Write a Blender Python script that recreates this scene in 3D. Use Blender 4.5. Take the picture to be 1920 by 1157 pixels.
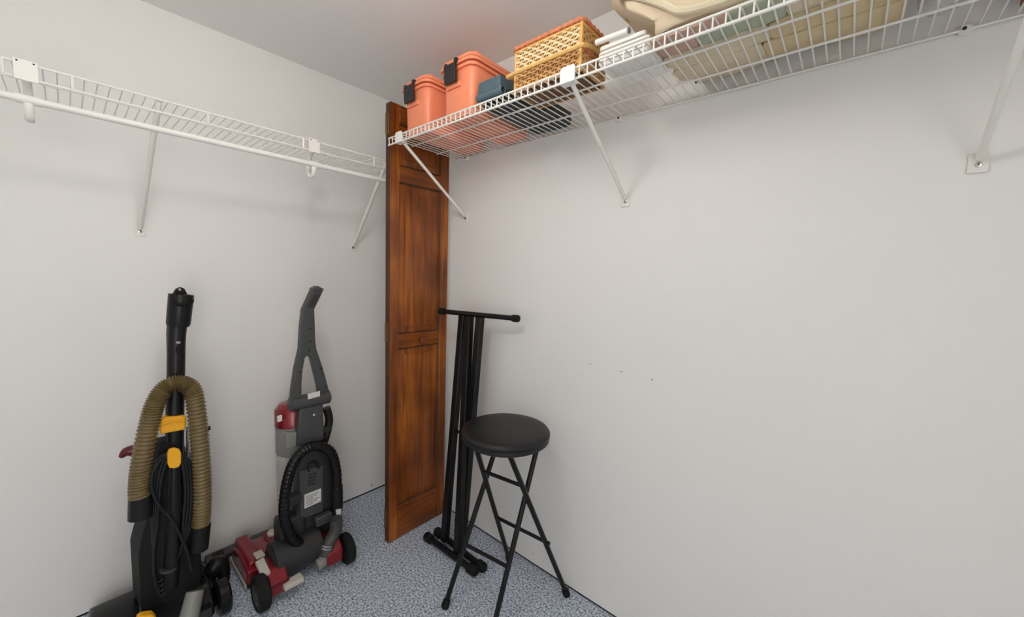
import bpy, bmesh, math, random
from mathutils import Vector, Matrix, noise
random.seed(7)
scene = bpy.context.scene
for o in list(bpy.data.objects): bpy.data.objects.remove(o, do_unlink=True)
COL = scene.collection

# ------------------------------------------------------------------ camera
F_PX, YAW, PITCH, ROLL = 723.29, 0.7138, 0.0876, 0.0316
S = 2.25 / 2.44
CAM = Vector((2.1935 * S, -1.4321 * S, 1.4099 * S))
_fw = Vector((-math.sin(YAW) * math.cos(PITCH), math.cos(YAW) * math.cos(PITCH), -math.sin(PITCH)))
_r = _fw.cross(Vector((0, 0, 1))).normalized(); _u = _r.cross(_fw)
_R = math.cos(ROLL) * _r + math.sin(ROLL) * _u
_U = -math.sin(ROLL) * _r + math.cos(ROLL) * _u
cd = bpy.data.cameras.new('camera'); cam = bpy.data.objects.new('camera', cd); COL.objects.link(cam)
cd.sensor_fit = 'HORIZONTAL'; cd.sensor_width = 36.0; cd.lens = F_PX / 1920 * 36.0
cd.clip_start = 0.02
cam.matrix_world = Matrix(((_R.x, _U.x, -_fw.x, CAM.x), (_R.y, _U.y, -_fw.y, CAM.y), (_R.z, _U.z, -_fw.z, CAM.z), (0, 0, 0, 1)))
scene.camera = cam

def ray(x, y): return _fw + _R * ((x - 960) / F_PX) - _U * ((y - 578.5) / F_PX)
def onx(x, y, X):
    d = ray(x, y); return CAM + d * ((X - CAM.x) / d.x)
def ony(x, y, Y):
    d = ray(x, y); return CAM + d * ((Y - CAM.y) / d.y)
def onz(x, y, Z):
    d = ray(x, y); return CAM + d * ((Z - CAM.z) / d.z)

# ------------------------------------------------------------------ world, light, exposure
w = bpy.data.worlds.new('world'); scene.world = w; w.use_nodes = True
w.node_tree.nodes['Background'].inputs[0].default_value = (1.0, 0.97, 0.93, 1)
w.node_tree.nodes['Background'].inputs[1].default_value = 2.3
LAMP_POWER = 22.0
vs = scene.view_settings
vs.view_transform = 'Standard'; vs.look = 'None'; vs.exposure = 0.66; vs.gamma = 1.0; vs.use_curve_mapping = False

# ------------------------------------------------------------------ materials
def srgb(r, g, b):
    f = lambda c: (c / 255 / 12.92) if c / 255 <= 0.04045 else ((c / 255 + 0.055) / 1.055) ** 2.4
    return (f(r), f(g), f(b), 1)
MATS = {}
def mat(name, rgb, rough=0.5, metal=0.0, spec=0.5, var=0.06, nscale=25.0, bump=0.0, bscale=200.0, trans=0.0, alpha=1.0, coat=0.0):
    m = bpy.data.materials.new(name); m.use_nodes = True
    nt = m.node_tree; b = nt.nodes['Principled BSDF']
    b.inputs['Roughness'].default_value = rough; b.inputs['Metallic'].default_value = metal
    b.inputs['Specular IOR Level'].default_value = spec
    b.inputs['Transmission Weight'].default_value = trans; b.inputs['Alpha'].default_value = alpha
    b.inputs['Coat Weight'].default_value = coat
    tc = nt.nodes.new('ShaderNodeTexCoord')
    n = nt.nodes.new('ShaderNodeTexNoise'); n.inputs['Scale'].default_value = nscale; n.inputs['Detail'].default_value = 3
    nt.links.new(tc.outputs['Object'], n.inputs['Vector'])
    mx = nt.nodes.new('ShaderNodeMix'); mx.data_type = 'RGBA'
    c = srgb(*rgb)
    mx.inputs[6].default_value = tuple(max(0, v * (1 - var)) for v in c[:3]) + (1,)
    mx.inputs[7].default_value = tuple(min(1, v * (1 + var)) for v in c[:3]) + (1,)
    nt.links.new(n.outputs['Fac'], mx.inputs[0]); nt.links.new(mx.outputs[2], b.inputs['Base Color'])
    if bump > 0:
        n2 = nt.nodes.new('ShaderNodeTexNoise'); n2.inputs['Scale'].default_value = bscale; n2.inputs['Detail'].default_value = 2
        nt.links.new(tc.outputs['Object'], n2.inputs['Vector'])
        bp = nt.nodes.new('ShaderNodeBump'); bp.inputs['Strength'].default_value = bump; bp.inputs['Distance'].default_value = 0.002
        nt.links.new(n2.outputs['Fac'], bp.inputs['Height']); nt.links.new(bp.outputs['Normal'], b.inputs['Normal'])
    MATS[name] = m
    return m
mat('wall', (240, 239, 237), 0.55, var=0.012, nscale=2.0, bump=0.05, bscale=300)
mat('ceiling', (247, 245, 242), 0.8, var=0.015, nscale=3.0, bump=0.05, bscale=150)
mat('white_wire', (240, 238, 232), 0.35, var=0.02)
mat('white_plastic', (240, 238, 233), 0.4, var=0.02)
mat('grey_metal', (150, 150, 148), 0.4, metal=0.6)
mat('black_gap', (14, 14, 14), 0.9)
mat('black_plastic', (24, 24, 25), 0.35, spec=0.3, var=0.1)
mat('black_gloss', (16, 16, 17), 0.22, spec=0.3, var=0.1)
mat('black_paint', (20, 20, 21), 0.33, spec=0.3, var=0.1)
mat('black_rubber', (18, 18, 18), 0.7, spec=0.3, var=0.1)
mat('black_vinyl', (34, 34, 36), 0.42, spec=0.3, var=0.08, bump=0.15, bscale=500)
mat('cord', (30, 32, 36), 0.5, spec=0.3)
mat('charcoal', (66, 67, 68), 0.45, var=0.06)
mat('dark_grey', (38, 39, 40), 0.45, var=0.06)
mat('hose_grey', (66, 66, 66), 0.4)
mat('red_metallic', (134, 26, 38), 0.28, metal=0.25, var=0.1, coat=0.4)
mat('red_clear', (120, 12, 22), 0.15, var=0.1, alpha=0.92)
mat('maroon', (96, 14, 26), 0.3)
mat('purple', (84, 52, 108), 0.3)
mat('beige_plastic', (196, 190, 180), 0.45)
mat('grey_plastic', (134, 134, 130), 0.4)
mat('clear_tank', (205, 205, 200), 0.12, alpha=0.42, spec=0.6)
mat('smoke_tank', (150, 150, 146), 0.15, alpha=0.75)
mat('yellow', (246, 178, 26), 0.4)
mat('hose_olive', (116, 99, 64), 0.36, var=0.12)
mat('coral', (251, 150, 112), 0.42, var=0.04, nscale=8)
mat('latch_black', (36, 34, 34), 0.5)
mat('slate', (80, 102, 112), 0.4)
mat('slate_dark', (34, 42, 46), 0.5)
mat('wicker', (212, 164, 108), 0.55, var=0.35, nscale=60)
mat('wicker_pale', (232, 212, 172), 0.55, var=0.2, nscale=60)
mat('wicker_red', (214, 132, 92), 0.55, var=0.3, nscale=90)
mat('wicker_wood', (226, 180, 108), 0.5, var=0.12, nscale=40)
mat('wicker_dark', (120, 84, 50), 0.7, var=0.2)
mat('comforter_beige', (226, 213, 184), 0.85, var=0.12, nscale=12, bump=1.0, bscale=38)
mat('comforter_tan', (220, 200, 160), 0.85, var=0.12, nscale=12, bump=1.0, bscale=38)
mat('comforter_sage', (186, 195, 170), 0.85, var=0.14, nscale=14, bump=1.0, bscale=38)
mat('comforter_rose', (214, 176, 160), 0.85, var=0.14, nscale=14, bump=1.0, bscale=38)
mat('cardboard', (150, 98, 60), 0.8)
mat('clear_film', (235, 236, 238), 0.25, alpha=0.34, spec=0.6)
mat('label_white', (214, 214, 212), 0.6, var=0.03)
mat('print_grey', (110, 110, 110), 0.6)
mat('steel', (190, 190, 188), 0.25, metal=0.9)
mat('brass_dark', (120, 92, 60), 0.45, metal=0.6)
mat('jamb', (225, 223, 218), 0.5)

def lamp_mat():
    m = bpy.data.materials.new('lamp_glow'); m.use_nodes = True
    b = m.node_tree.nodes['Principled BSDF']
    b.inputs['Base Color'].default_value = (1, 1, 1, 1)
    b.inputs['Emission Color'].default_value = (1.0, 0.965, 0.91, 1)
    b.inputs['Emission Strength'].default_value = LAMP_POWER
    MATS['lamp_glow'] = m
lamp_mat()

def carpet_mat():
    m = bpy.data.materials.new('carpet'); m.use_nodes = True
    nt = m.node_tree; b = nt.nodes['Principled BSDF']; b.inputs['Roughness'].default_value = 0.95
    b.inputs['Specular IOR Level'].default_value = 0.1
    tc = nt.nodes.new('ShaderNodeTexCoord')
    n = nt.nodes.new('ShaderNodeTexNoise'); n.inputs['Scale'].default_value = 125; n.inputs['Detail'].default_value = 3; n.inputs['Roughness'].default_value = 0.7
    nt.links.new(tc.outputs['Object'], n.inputs['Vector'])
    r = nt.nodes.new('ShaderNodeValToRGB'); e = r.color_ramp.elements
    e[0].position = 0.36; e[0].color = srgb(84, 94, 110); e[1].position = 0.63; e[1].color = srgb(240, 246, 255)
    k = e.new(0.47); k.color = srgb(176, 186, 204); k = e.new(0.55); k.color = srgb(206, 216, 230)
    nt.links.new(n.outputs['Fac'], r.inputs[0]); nt.links.new(r.outputs[0], b.inputs['Base Color'])
    bp = nt.nodes.new('ShaderNodeBump'); bp.inputs['Strength'].default_value = 0.6; bp.inputs['Distance'].default_value = 0.004
    nt.links.new(n.outputs['Fac'], bp.inputs['Height']); nt.links.new(bp.outputs['Normal'], b.inputs['Normal'])
    MATS['carpet'] = m
carpet_mat()

def wood_mat(name, vertical, dark, mid, light, rough=0.38, coat=0.15):
    m = bpy.data.materials.new(name); m.use_nodes = True
    nt = m.node_tree; b = nt.nodes['Principled BSDF']; b.inputs['Roughness'].default_value = rough
    b.inputs['Coat Weight'].default_value = coat
    tc = nt.nodes.new('ShaderNodeTexCoord'); mp = nt.nodes.new('ShaderNodeMapping')
    mp.inputs['Scale'].default_value = (30, 30, 1.6) if vertical else (30, 1.8, 30)
    nt.links.new(tc.outputs['Object'], mp.inputs['Vector'])
    n = nt.nodes.new('ShaderNodeTexNoise'); n.inputs['Scale'].default_value = 1.0; n.inputs['Detail'].default_value = 5; n.inputs['Distortion'].default_value = 1.2
    nt.links.new(mp.outputs[0], n.inputs['Vector'])
    r = nt.nodes.new('ShaderNodeValToRGB'); e = r.color_ramp.elements
    e[0].position = 0.28; e[0].color = srgb(*dark); e[1].position = 0.75; e[1].color = srgb(*light)
    k = e.new(0.5); k.color = srgb(*mid)
    n2 = nt.nodes.new('ShaderNodeTexNoise'); n2.inputs['Scale'].default_value = 4.0; n2.inputs['Detail'].default_value = 2
    nt.links.new(tc.outputs['Object'], n2.inputs['Vector'])
    ad = nt.nodes.new('ShaderNodeMath'); ad.operation = 'MULTIPLY_ADD'; ad.inputs[1].default_value = 0.55; ad.inputs[2].default_value = 0.22
    nt.links.new(n.outputs['Fac'], ad.inputs[0])
    ad2 = nt.nodes.new('ShaderNodeMath'); ad2.operation = 'MULTIPLY_ADD'; ad2.inputs[1].default_value = 0.5
    nt.links.new(n2.outputs['Fac'], ad2.inputs[0]); nt.links.new(ad.outputs[0], ad2.inputs[2])
    sb = nt.nodes.new('ShaderNodeMath'); sb.operation = 'SUBTRACT'; sb.inputs[1].default_value = 0.25
    nt.links.new(ad2.outputs[0], sb.inputs[0])
    nt.links.new(sb.outputs[0], r.inputs[0]); nt.links.new(r.outputs[0], b.inputs['Base Color'])
    MATS[name] = m
wood_mat('wood_v', True, (56, 23, 3), (132, 66, 12), (196, 116, 36))
wood_mat('wood_h', False, (58, 25, 4), (124, 62, 12), (176, 100, 30))
wood_mat('wood_edge', True, (44, 24, 12), (78, 44, 20), (118, 74, 40), 0.7, 0.0)

def leaf_mat():
    m = bpy.data.materials.new('leaf_print'); m.use_nodes = True
    nt = m.node_tree; b = nt.nodes['Principled BSDF']; b.inputs['Roughness'].default_value = 0.85
    tc = nt.nodes.new('ShaderNodeTexCoord')
    v = nt.nodes.new('ShaderNodeTexVoronoi'); v.inputs['Scale'].default_value = 17
    mp = nt.nodes.new('ShaderNodeMapping'); mp.inputs['Scale'].default_value = (0.7, 1, 1.4)
    nt.links.new(tc.outputs['Object'], mp.inputs['Vector']); nt.links.new(mp.outputs[0], v.inputs['Vector'])
    r = nt.nodes.new('ShaderNodeValToRGB'); e = r.color_ramp.elements
    e[0].position = 0.14; e[0].color = srgb(160, 140, 104); e[1].position = 0.19; e[1].color = srgb(224, 206, 178)
    nt.links.new(v.outputs['Distance'], r.inputs[0]); nt.links.new(r.outputs[0], b.inputs['Base Color'])
    MATS['leaf_print'] = m
leaf_mat()

# ------------------------------------------------------------------ object helpers
def V(*a): return Vector(a)
def obj(name, bm, material, parent=None, smooth=40, bevel=0.0, bseg=2, subsurf=0):
    """bm is in world coordinates; parts are stored relative to their thing's base"""
    root = parent
    while root is not None and root.parent is not None: root = root.parent
    if root is not None: bmesh.ops.translate(bm, verts=bm.verts, vec=-root.location)
    bmesh.ops.recalc_face_normals(bm, faces=bm.faces)
    me = bpy.data.meshes.new(name); bm.to_mesh(me); bm.free()
    me.materials.append(MATS[material])
    if smooth:
        for p in me.polygons: p.use_smooth = True
        me.set_sharp_from_angle(angle=math.radians(smooth))
    o = bpy.data.objects.new(name, me); COL.objects.link(o)
    if parent is not None: o.parent = parent
    if bevel > 0:
        md = o.modifiers.new('bevel', 'BEVEL'); md.width = bevel; md.segments = bseg; md.limit_method = 'ANGLE'; md.angle_limit = math.radians(35)
        md.harden_normals = False
    if subsurf:
        md = o.modifiers.new('sub', 'SUBSURF'); md.levels = subsurf; md.render_levels = subsurf
    return o
def tag(o, label=None, cat=None, group=None, kind=None):
    if label: o['label'] = label
    if cat: o['category'] = cat
    if group: o['group'] = group
    if kind: o['kind'] = kind
    return o
def thing(name, loc, label, cat, group=None):
    o = bpy.data.objects.new(name, None); COL.objects.link(o); o.location = loc
    o.empty_display_size = 0.05
    return tag(o, label, cat, group)
def share(src, name, parent, offset):
    o = bpy.data.objects.new(name, src.data); COL.objects.link(o); o.parent = parent; o.location = src.location + Vector(offset)
    return o
def BM(): return bmesh.new()
def box(bm, x0, x1, y0, y1, z0, z1):
    vs_ = [bm.verts.new((x, y, z)) for x in (x0, x1) for y in (y0, y1) for z in (z0, z1)]
    for f in ((0, 1, 3, 2), (4, 6, 7, 5), (0, 4, 5, 1), (2, 3, 7, 6), (0, 2, 6, 4), (1, 5, 7, 3)):
        bm.faces.new([vs_[i] for i in f])
    return bm
def B(*a): return box(BM(), *a)
def frame(d):
    d = Vector(d).normalized()
    up = V(0, 0, 1) if abs(d.z) < 0.9 else V(1, 0, 0)
    a = d.cross(up).normalized(); b = d.cross(a).normalized()
    return a, b
def catmull(pts, sub):
    pts = [Vector(p) for p in pts]
    if sub <= 1 or len(pts) < 3: return pts
    out = []
    for i in range(len(pts) - 1):
        p0 = pts[max(i - 1, 0)]; p1 = pts[i]; p2 = pts[i + 1]; p3 = pts[min(i + 2, len(pts) - 1)]
        for k in range(sub):
            t = k / sub
            out.append(0.5 * ((2 * p1) + (p2 - p0) * t + (2 * p0 - 5 * p1 + 4 * p2 - p3) * t * t + (3 * p1 - p0 - 3 * p2 + p3) * t ** 3))
    out.append(pts[-1]); return out
def tube(bm, pts, rad, n=12, sub=1, caps=True, flat=None):
    """round tube; rad a number, a list or a function of the path fraction; flat=(a,b) scales the section"""
    P = catmull(pts, sub); m = len(P)
    t0 = (P[1] - P[0]).normalized(); a, b = frame(t0); rings = []
    for i, p in enumerate(P):
        t = (P[min(i + 1, m - 1)] - P[max(i - 1, 0)]).normalized()
        a = (a - t * a.dot(t)).normalized(); b = t.cross(a)
        fr = i / (m - 1)
        if callable(rad): r = rad(fr)
        elif isinstance(rad, (list, tuple)):
            q = fr * (len(rad) - 1); j = min(int(q), len(rad) - 2); r = rad[j] + (rad[j + 1] - rad[j]) * (q - j)
        else: r = rad
        sa, sb_ = flat if flat else (1, 1)
        rings.append([bm.verts.new(p + a * (math.cos(2 * math.pi * k / n) * r * sa) + b * (math.sin(2 * math.pi * k / n) * r * sb_)) for k in range(n)])
    for i in range(m - 1):
        for k in range(n):
            bm.faces.new((rings[i][k], rings[i][(k + 1) % n], rings[i + 1][(k + 1) % n], rings[i + 1][k]))
    if caps: bm.faces.new(rings[0]); bm.faces.new(rings[-1])
    return bm
def T(pts, rad, **k): return tube(BM(), pts, rad, **k)
def lathe(bm, base, axis, prof, n=24, closed=True):
    """prof: list of (radius, height along the axis)"""
    base = Vector(base); d = Vector(axis).normalized(); a, b = frame(d); rings = []
    for r, h in prof:
        c = base + d * h
        if r < 1e-6: rings.append([bm.verts.new(c)])
        else: rings.append([bm.verts.new(c + a * (math.cos(2 * math.pi * k / n) * r) + b * (math.sin(2 * math.pi * k / n) * r)) for k in range(n)])
    for i in range(len(rings) - 1):
        A, Bn = rings[i], rings[i + 1]
        for k in range(n):
            k2 = (k + 1) % n
            if len(A) == 1 and len(Bn) == 1: break
            if len(A) == 1: bm.faces.new((A[0], Bn[k], Bn[k2]))
            elif len(Bn) == 1: bm.faces.new((A[k], A[k2], Bn[0]))
            else: bm.faces.new((A[k], A[k2], Bn[k2], Bn[k]))
    if closed:
        for Rg in (rings[0], rings[-1]):
            if len(Rg) > 2: bm.faces.new(Rg)
    return bm
def L(base, axis, prof, **k): return lathe(BM(), base, axis, prof, **k)
def prism(bm, pts, vec):
    vec = Vector(vec); a = [bm.verts.new(Vector(p)) for p in pts]; b = [bm.verts.new(Vector(p) + vec) for p in pts]; n = len(pts)
    bm.faces.new(a); bm.faces.new(b[::-1])
    for i in range(n): bm.faces.new((a[i], a[(i + 1) % n], b[(i + 1) % n], b[i]))
    return bm
def PR(pts, vec): return prism(BM(), pts, vec)
def loft(bm, secs, caps=True):
    R_ = [[bm.verts.new(Vector(p)) for p in s] for s in secs]; n = len(secs[0])
    for i in range(len(R_) - 1):
        for k in range(n): bm.faces.new((R_[i][k], R_[i][(k + 1) % n], R_[i + 1][(k + 1) % n], R_[i + 1][k]))
    if caps: bm.faces.new(R_[0]); bm.faces.new(R_[-1])
    return bm
def rrect(x0, x1, y0, y1, z, r, n=4):
    out = []
    for cx, cy, a0 in ((x1 - r, y1 - r, 0), (x0 + r, y1 - r, 90), (x0 + r, y0 + r, 180), (x1 - r, y0 + r, 270)):
        for k in range(n + 1):
            a = math.radians(a0 + 90 * k / n); out.append((cx + r * math.cos(a), cy + r * math.sin(a), z))
    return out
def softbox(x0, x1, y0, y1, z0, z1, p=3.0, amp=0.006, freq=14.0, seed=0, nu=36, nv=18):
    """rounded cushion-like block with gentle creases"""
    bm = BM(); cx, cy, cz = (x0 + x1) / 2, (y0 + y1) / 2, (z0 + z1) / 2; rx, ry, rz = (x1 - x0) / 2, (y1 - y0) / 2, (z1 - z0) / 2
    sg = lambda v, e: math.copysign(abs(v) ** e, v)
    rows = []
    for j in range(nv + 1):
        ph = -math.pi / 2 + math.pi * j / nv; row = []
        for i in range(nu):
            th = 2 * math.pi * i / nu
            q = V(sg(math.cos(ph), 2 / p) * sg(math.cos(th), 2 / p), sg(math.cos(ph), 2 / p) * sg(math.sin(th), 2 / p), sg(math.sin(ph), 2 / p))
            pt = V(cx + rx * q.x, cy + ry * q.y, cz + rz * q.z)
            k = noise.noise(pt * freq + V(seed, seed * 2, 0)) + 0.5 * noise.noise(pt * freq * 2.3 + V(seed, 0, 3))
            pt -= V(q.x, q.y, q.z) * (amp * (0.8 + k))
            row.append(pt)
            if j in (0, nv): break
        rows.append([bm.verts.new(v) for v in row])
    for j in range(nv):
        A, C = rows[j], rows[j + 1]
        for i in range(nu):
            i2 = (i + 1) % nu
            if len(A) == 1: bm.faces.new((A[0], C[i2], C[i]))
            elif len(C) == 1: bm.faces.new((A[i], A[i2], C[0]))
            else: bm.faces.new((A[i], A[i2], C[i2], C[i]))
    return bm

# ------------------------------------------------------------------ the room
H = 2.25; XE = 3.1; YE = -2.5
GAP = 0.009
fl = tag(obj('floor', B(-0.1, XE + .1, YE - .1, 0.1, -0.1, 0), 'carpet', smooth=0), 'blue-grey speckled carpet floor', 'floor', kind='structure')
tag(obj('ceiling', B(-0.1, XE + .1, YE - .1, 0.1, H, H + 0.1), 'ceiling', smooth=0), 'flat pale grey closet ceiling', 'ceiling', kind='structure')
wl = tag(obj('wall_left', B(-0.1, 0, YE - .1, 0.1, GAP, H), 'wall', smooth=0), 'off-white wall behind the two vacuums', 'wall', kind='structure')
wr = tag(obj('wall_right', B(0, XE + .1, 0, 0.1, GAP, H), 'wall', smooth=0), 'off-white wall behind stool and long shelf', 'wall', kind='structure')
tag(obj('wall_back', B(0, XE + .1, YE - .1, YE, GAP, H), 'wall', smooth=0), 'off-white wall behind the camera', 'wall', kind='structure')
DY0, DY1, DZ = -2.42, -1.42, 2.05  # doorway added out of view so world light comes in as fill
bm = B(XE, XE + .1, YE, DY0, GAP, H); box(bm, XE, XE + .1, DY1, 0, GAP, H); box(bm, XE, XE + .1, DY0, DY1, DZ, H)
tag(obj('wall_far', bm, 'wall', smooth=0), 'off-white wall with unseen doorway added to let in fill light', 'wall', kind='structure')
bm = B(XE - .01, XE + .11, DY0, DY0 + .03, 0, DZ); box(bm, XE - .01, XE + .11, DY1 - .03, DY1, 0, DZ); box(bm, XE - .01, XE + .11, DY0 + .03, DY1 - .03, DZ - .03, DZ)
tag(obj('trim_1', bm, 'jamb', smooth=0), 'white jamb of the unseen doorway added for fill light', 'trim', kind='structure')
# black strips that paint the shade in the gap under the wall boards
tag(obj('gap_shade_left', B(-0.05, -0.003, YE, 0.05, 0, GAP), 'black_gap', smooth=0), 'black strip painting the shade in the gap under the left wall', 'trim', kind='structure')
tag(obj('gap_shade_right', B(0, XE, 0.003, 0.05, 0, GAP), 'black_gap', smooth=0), 'black strip painting the shade in the gap under the right wall', 'trim', kind='structure')
for x, y in ((1107, 682), (1165, 697), (1222, 712), (1000, 1038)):
    p = ony(x, y, 0); obj('nail_hole', L((p.x, 0.001, p.z), (0, -1, 0), [(0.0028, 0), (0.002, 0.0015)], n=8), 'black_gap', wr)
p = onx(697, 910, 0); obj('nail_hole', L((-0.001, p.y, p.z), (1, 0, 0), [(0.005, 0), (0.004, 0.002)], n=8), 'dark_grey', wl)

# ceiling lamp
LX, LY, LZ, LRAD = 1.28, -1.05, 2.08, 0.085
t = thing('ceiling_lamp', (LX, LY, H), 'ceiling lamp with white holder and round glowing globe', 'lamp')
obj('lamp_holder', L((LX, LY, H), (0, 0, -1), [(0.0, 0), (0.06, 0), (0.058, 0.02), (0.04, 0.05), (0.035, 0.10)], n=32), 'white_plastic', t)
obj('lamp_globe', L((LX, LY, LZ), (0, 0, -1), [(LRAD * math.sin(math.pi * k / 16), -LRAD * math.cos(math.pi * k / 16)) for k in range(17)], n=32, closed=False), 'lamp_glow', t)

# ------------------------------------------------------------------ wire shelf on the right wall
def brace(parent, top, foot, nrm, along, r, clip_w, clip_h, clip_mat='white_plastic'):
    """diagonal support pole: clip on the lip, pole, foot plate screwed to the wall"""
    top = Vector(top); foot = Vector(foot); nrm = Vector(nrm); along = Vector(along)
    b = obj('brace_pole', T([top, foot + nrm * 0.012], r, n=10), 'white_wire', parent)
    q = BM(); c = foot
    pts = [c + along * a + V(0, 0, 1) * h for a, h in ((-0.016, -0.03), (0.016, -0.03), (0.016, 0.012), (-0.016, 0.012))]
    prism(q, pts, nrm * 0.005)
    obj('foot_plate', q, 'white_plastic', b, bevel=0.0015)
    q = L(c + V(0, 0, -0.012) + nrm * 0.004, nrm, [(0.006, 0), (0.006, 0.003), (0.002, 0.004)], n=10); obj('screw', q, 'steel', b)
    q = L(c + V(0, 0, -0.012) + nrm * 0.0078, nrm, [(0.0018, 0), (0.0015, 0.0006)], n=8); obj('screw_recess', q, 'black_gap', b)
    return b
ZR, DR, LIPB = 2.0267 * S, 0.4202 * S, 1.9916 * S
X0, X1 = 0.488, 2.62
WR = 0.0021
sh = thing('wire_shelf', (X0, 0, ZR), 'long white wire shelf loaded with bins and bedding, on the right wall', 'shelf')
w0 = obj('deck_wire', T([(X0, -0.008, ZR), (X0, -DR + 0.004, ZR), (X0, -DR, ZR - 0.004), (X0, -DR, LIPB)], WR, n=6), 'white_wire', sh)
nw = int((X1 - X0) / 0.0254)
for i in range(1, nw + 1): share(w0, 'deck_wire', sh, (i * 0.0254, 0, 0))
XL = X0 + nw * 0.0254
for y, z, r, nm in ((-DR - 0.001, ZR - 0.004, 0.003, 'front_rail'), (-DR - 0.001, LIPB, 0.0036, 'lip_rail'), (-0.27, ZR - 0.005, 0.0031, 'support_rail'), (-0.13, ZR - 0.005, 0.0031, 'support_rail'), (-0.009, ZR - 0.005, 0.0031, 'back_rail')):
    obj(nm, T([(X0 - 0.004, y, z), (XL + 0.004, y, z)], r, n=8), 'white_wire', sh)
for xc, xf in ((0.575, 0.557), (1.397, 1.401), (2.212, 2.215)):
    b = brace(sh, (xc, -DR + 0.004, LIPB + 0.006), (xf, 0, 1.717 * S), (0, -1, 0), (1, 0, 0), 0.0068, 0.05, 0.045)
    q = BM(); hw = 0.024; z0, z1 = LIPB - 0.006, ZR + 0.003
    prism(q, [(xc - hw, -DR - 0.012, z0), (xc + hw, -DR - 0.012, z0), (xc + hw, -DR - 0.012, z1 - 0.006), (xc + hw - 0.006, -DR - 0.012, z1), (xc - hw + 0.006, -DR - 0.012, z1), (xc - hw, -DR - 0.012, z1 - 0.006)], (0, 0.005, 0))
    box(q, xc - hw, xc + hw, -DR - 0.012, -DR + 0.014, z0 - 0.002, z0 + 0.002)
    obj('lip_clip', q, 'white_plastic', b, bevel=0.001)
for x in (0.56, 1.363, 2.17):
    q = L((x, 0, ZR - 0.004), (0, -1, 0), [(0.012, 0), (0.012, 0.009), (0.007, 0.014)], n=12); c = obj('wall_clip', q, 'white_plastic', sh)
    obj('screw', L((x - 0.002, -0.012, ZR - 0.004), (0, -1, 0), [(0.0042, 0), (0.0035, 0.004)], n=8), 'dark_grey', c)

# ------------------------------------------------------------------ wire shelf with rod on the left wall
ZL, DL, LLB = 1.9608 * S, 0.3916 * S, 1.9195 * S
YA, YB = -2.0, -0.012
sl = thing('wire_shelf', (0, YA, ZL), 'empty white wire shelf with hanging rod, on the left wall', 'shelf')
w0 = obj('deck_wire', T([(0.006, YA, ZL + 0.002), (DL, YA, ZL + 0.002)], 0.0016, n=6), 'white_wire', sl)
nw = int((YB - YA) / 0.0254)
for i in range(1, nw + 1): share(w0, 'deck_wire', sl, (0, i * 0.0254, 0))
for x, z, r, nm in ((DL, ZL - 0.001, 0.0032, 'front_rail'), (DL, LLB, 0.0034, 'lip_rail'), (0.216, ZL - 0.002, 0.0027, 'support_rail'), (0.008, ZL - 0.002, 0.0027, 'back_rail')):
    obj(nm, T([(x, YA - 0.004, z), (x, YB, z)], r, n=8), 'white_wire', sl)
v0 = obj('lip_upright', T([(DL + 0.002, -1.587, LLB), (DL + 0.002, -1.587, ZL)], 0.0036, n=8), 'white_wire', sl)
for k in (0.607, 1, 2, 3, 4): share(v0, 'lip_upright', sl, (0, 0.3 * k, 0))
ZROD = 1.7165
obj('hanging_rod', T([(DL, YA, ZROD), (DL, YB, ZROD)], 0.0096, n=16), 'white_plastic', sl)
for yc in (-1.367, -0.648):
    q = BM(); box(q, DL + 0.004, DL + 0.009, yc - 0.021, yc + 0.021, LLB - 0.008, ZL + 0.006)
    h = obj('rod_hook', q, 'white_plastic', sl, bevel=0.0015)
    arc = [(DL + 0.004, yc, LLB - 0.004), (DL - 0.03, yc, LLB - 0.012), (DL - 0.05, yc, ZROD + 0.01), (DL - 0.048, yc, ZROD - 0.024), (DL - 0.032, yc, ZROD - 0.046), (DL - 0.012, yc, ZROD - 0.044), (DL + 0.002, yc, ZROD - 0.022), (DL + 0.004, yc, ZROD - 0.006)]
    q = T(arc, 0.0085, n=8, sub=4, flat=(1.0, 0.5)); obj('hook_arm', q, 'white_plastic', h)
    q = BM(); tube(q, [(DL, yc - 0.022, ZROD), (DL, yc + 0.022, ZROD)], 0.0118, n=16); obj('rod_cradle', q, 'white_plastic', h)
    for s in (-1, 1): obj('screw', L((DL + 0.008, yc + s * 0.014, ZL), (1, 0, 0), [(0.0025, 0), (0.002, 0.002)], n=8), 'dark_grey', h)
for yt, yf in ((-1.108, -1.134), (-0.318, -0.308)):
    brace(sl, (DL - 0.008, yt, ZL - 0.004), (0, yf, 1.55 * S), (1, 0, 0), (0, 1, 0), 0.0082, 0, 0)
for yc in (-1.5, -0.9, -0.2): obj('wall_clip', L((0, yc, ZL), (1, 0, 0), [(0.009, 0), (0.009, 0.008), (0.005, 0.012)], n=12), 'white_plastic', sl)

# ------------------------------------------------------------------ stored bifold door panel
dx0, dx1, dy0, dy1, dzt = 0.434, 0.469, -0.370, -0.040, 2.030
d = thing('bifold_door_panel', (0.45, -0.2, 0), 'tall brown wooden folding door panel standing in the corner', 'door panel')
st = 0.046
sa = obj('stile', B(dx0, dx1, dy0, dy0 + st, 0.004, dzt), 'wood_v', d, bevel=0.002)
obj('stile', B(dx0, dx1, dy1 - st, dy1, 0.004, dzt), 'wood_v', d, bevel=0.002)
obj('edge_strip', B(dx0 + 0.001, dx1 - 0.001, dy0 - 0.0015, dy0, 0.006, dzt - 0.002), 'wood_edge', sa, smooth=0)
rails = [(0.004, 0.165), (0.940, 1.005), (1.700, 1.770), (1.955, dzt)]
for z0, z1 in rails: obj('rail', B(dx0 + 0.001, dx1 - 0.001, dy0 + st, dy1 - st, z0, z1), 'wood_h', d, bevel=0.003)
ya, yb = dy0 + st, dy1 - st
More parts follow.
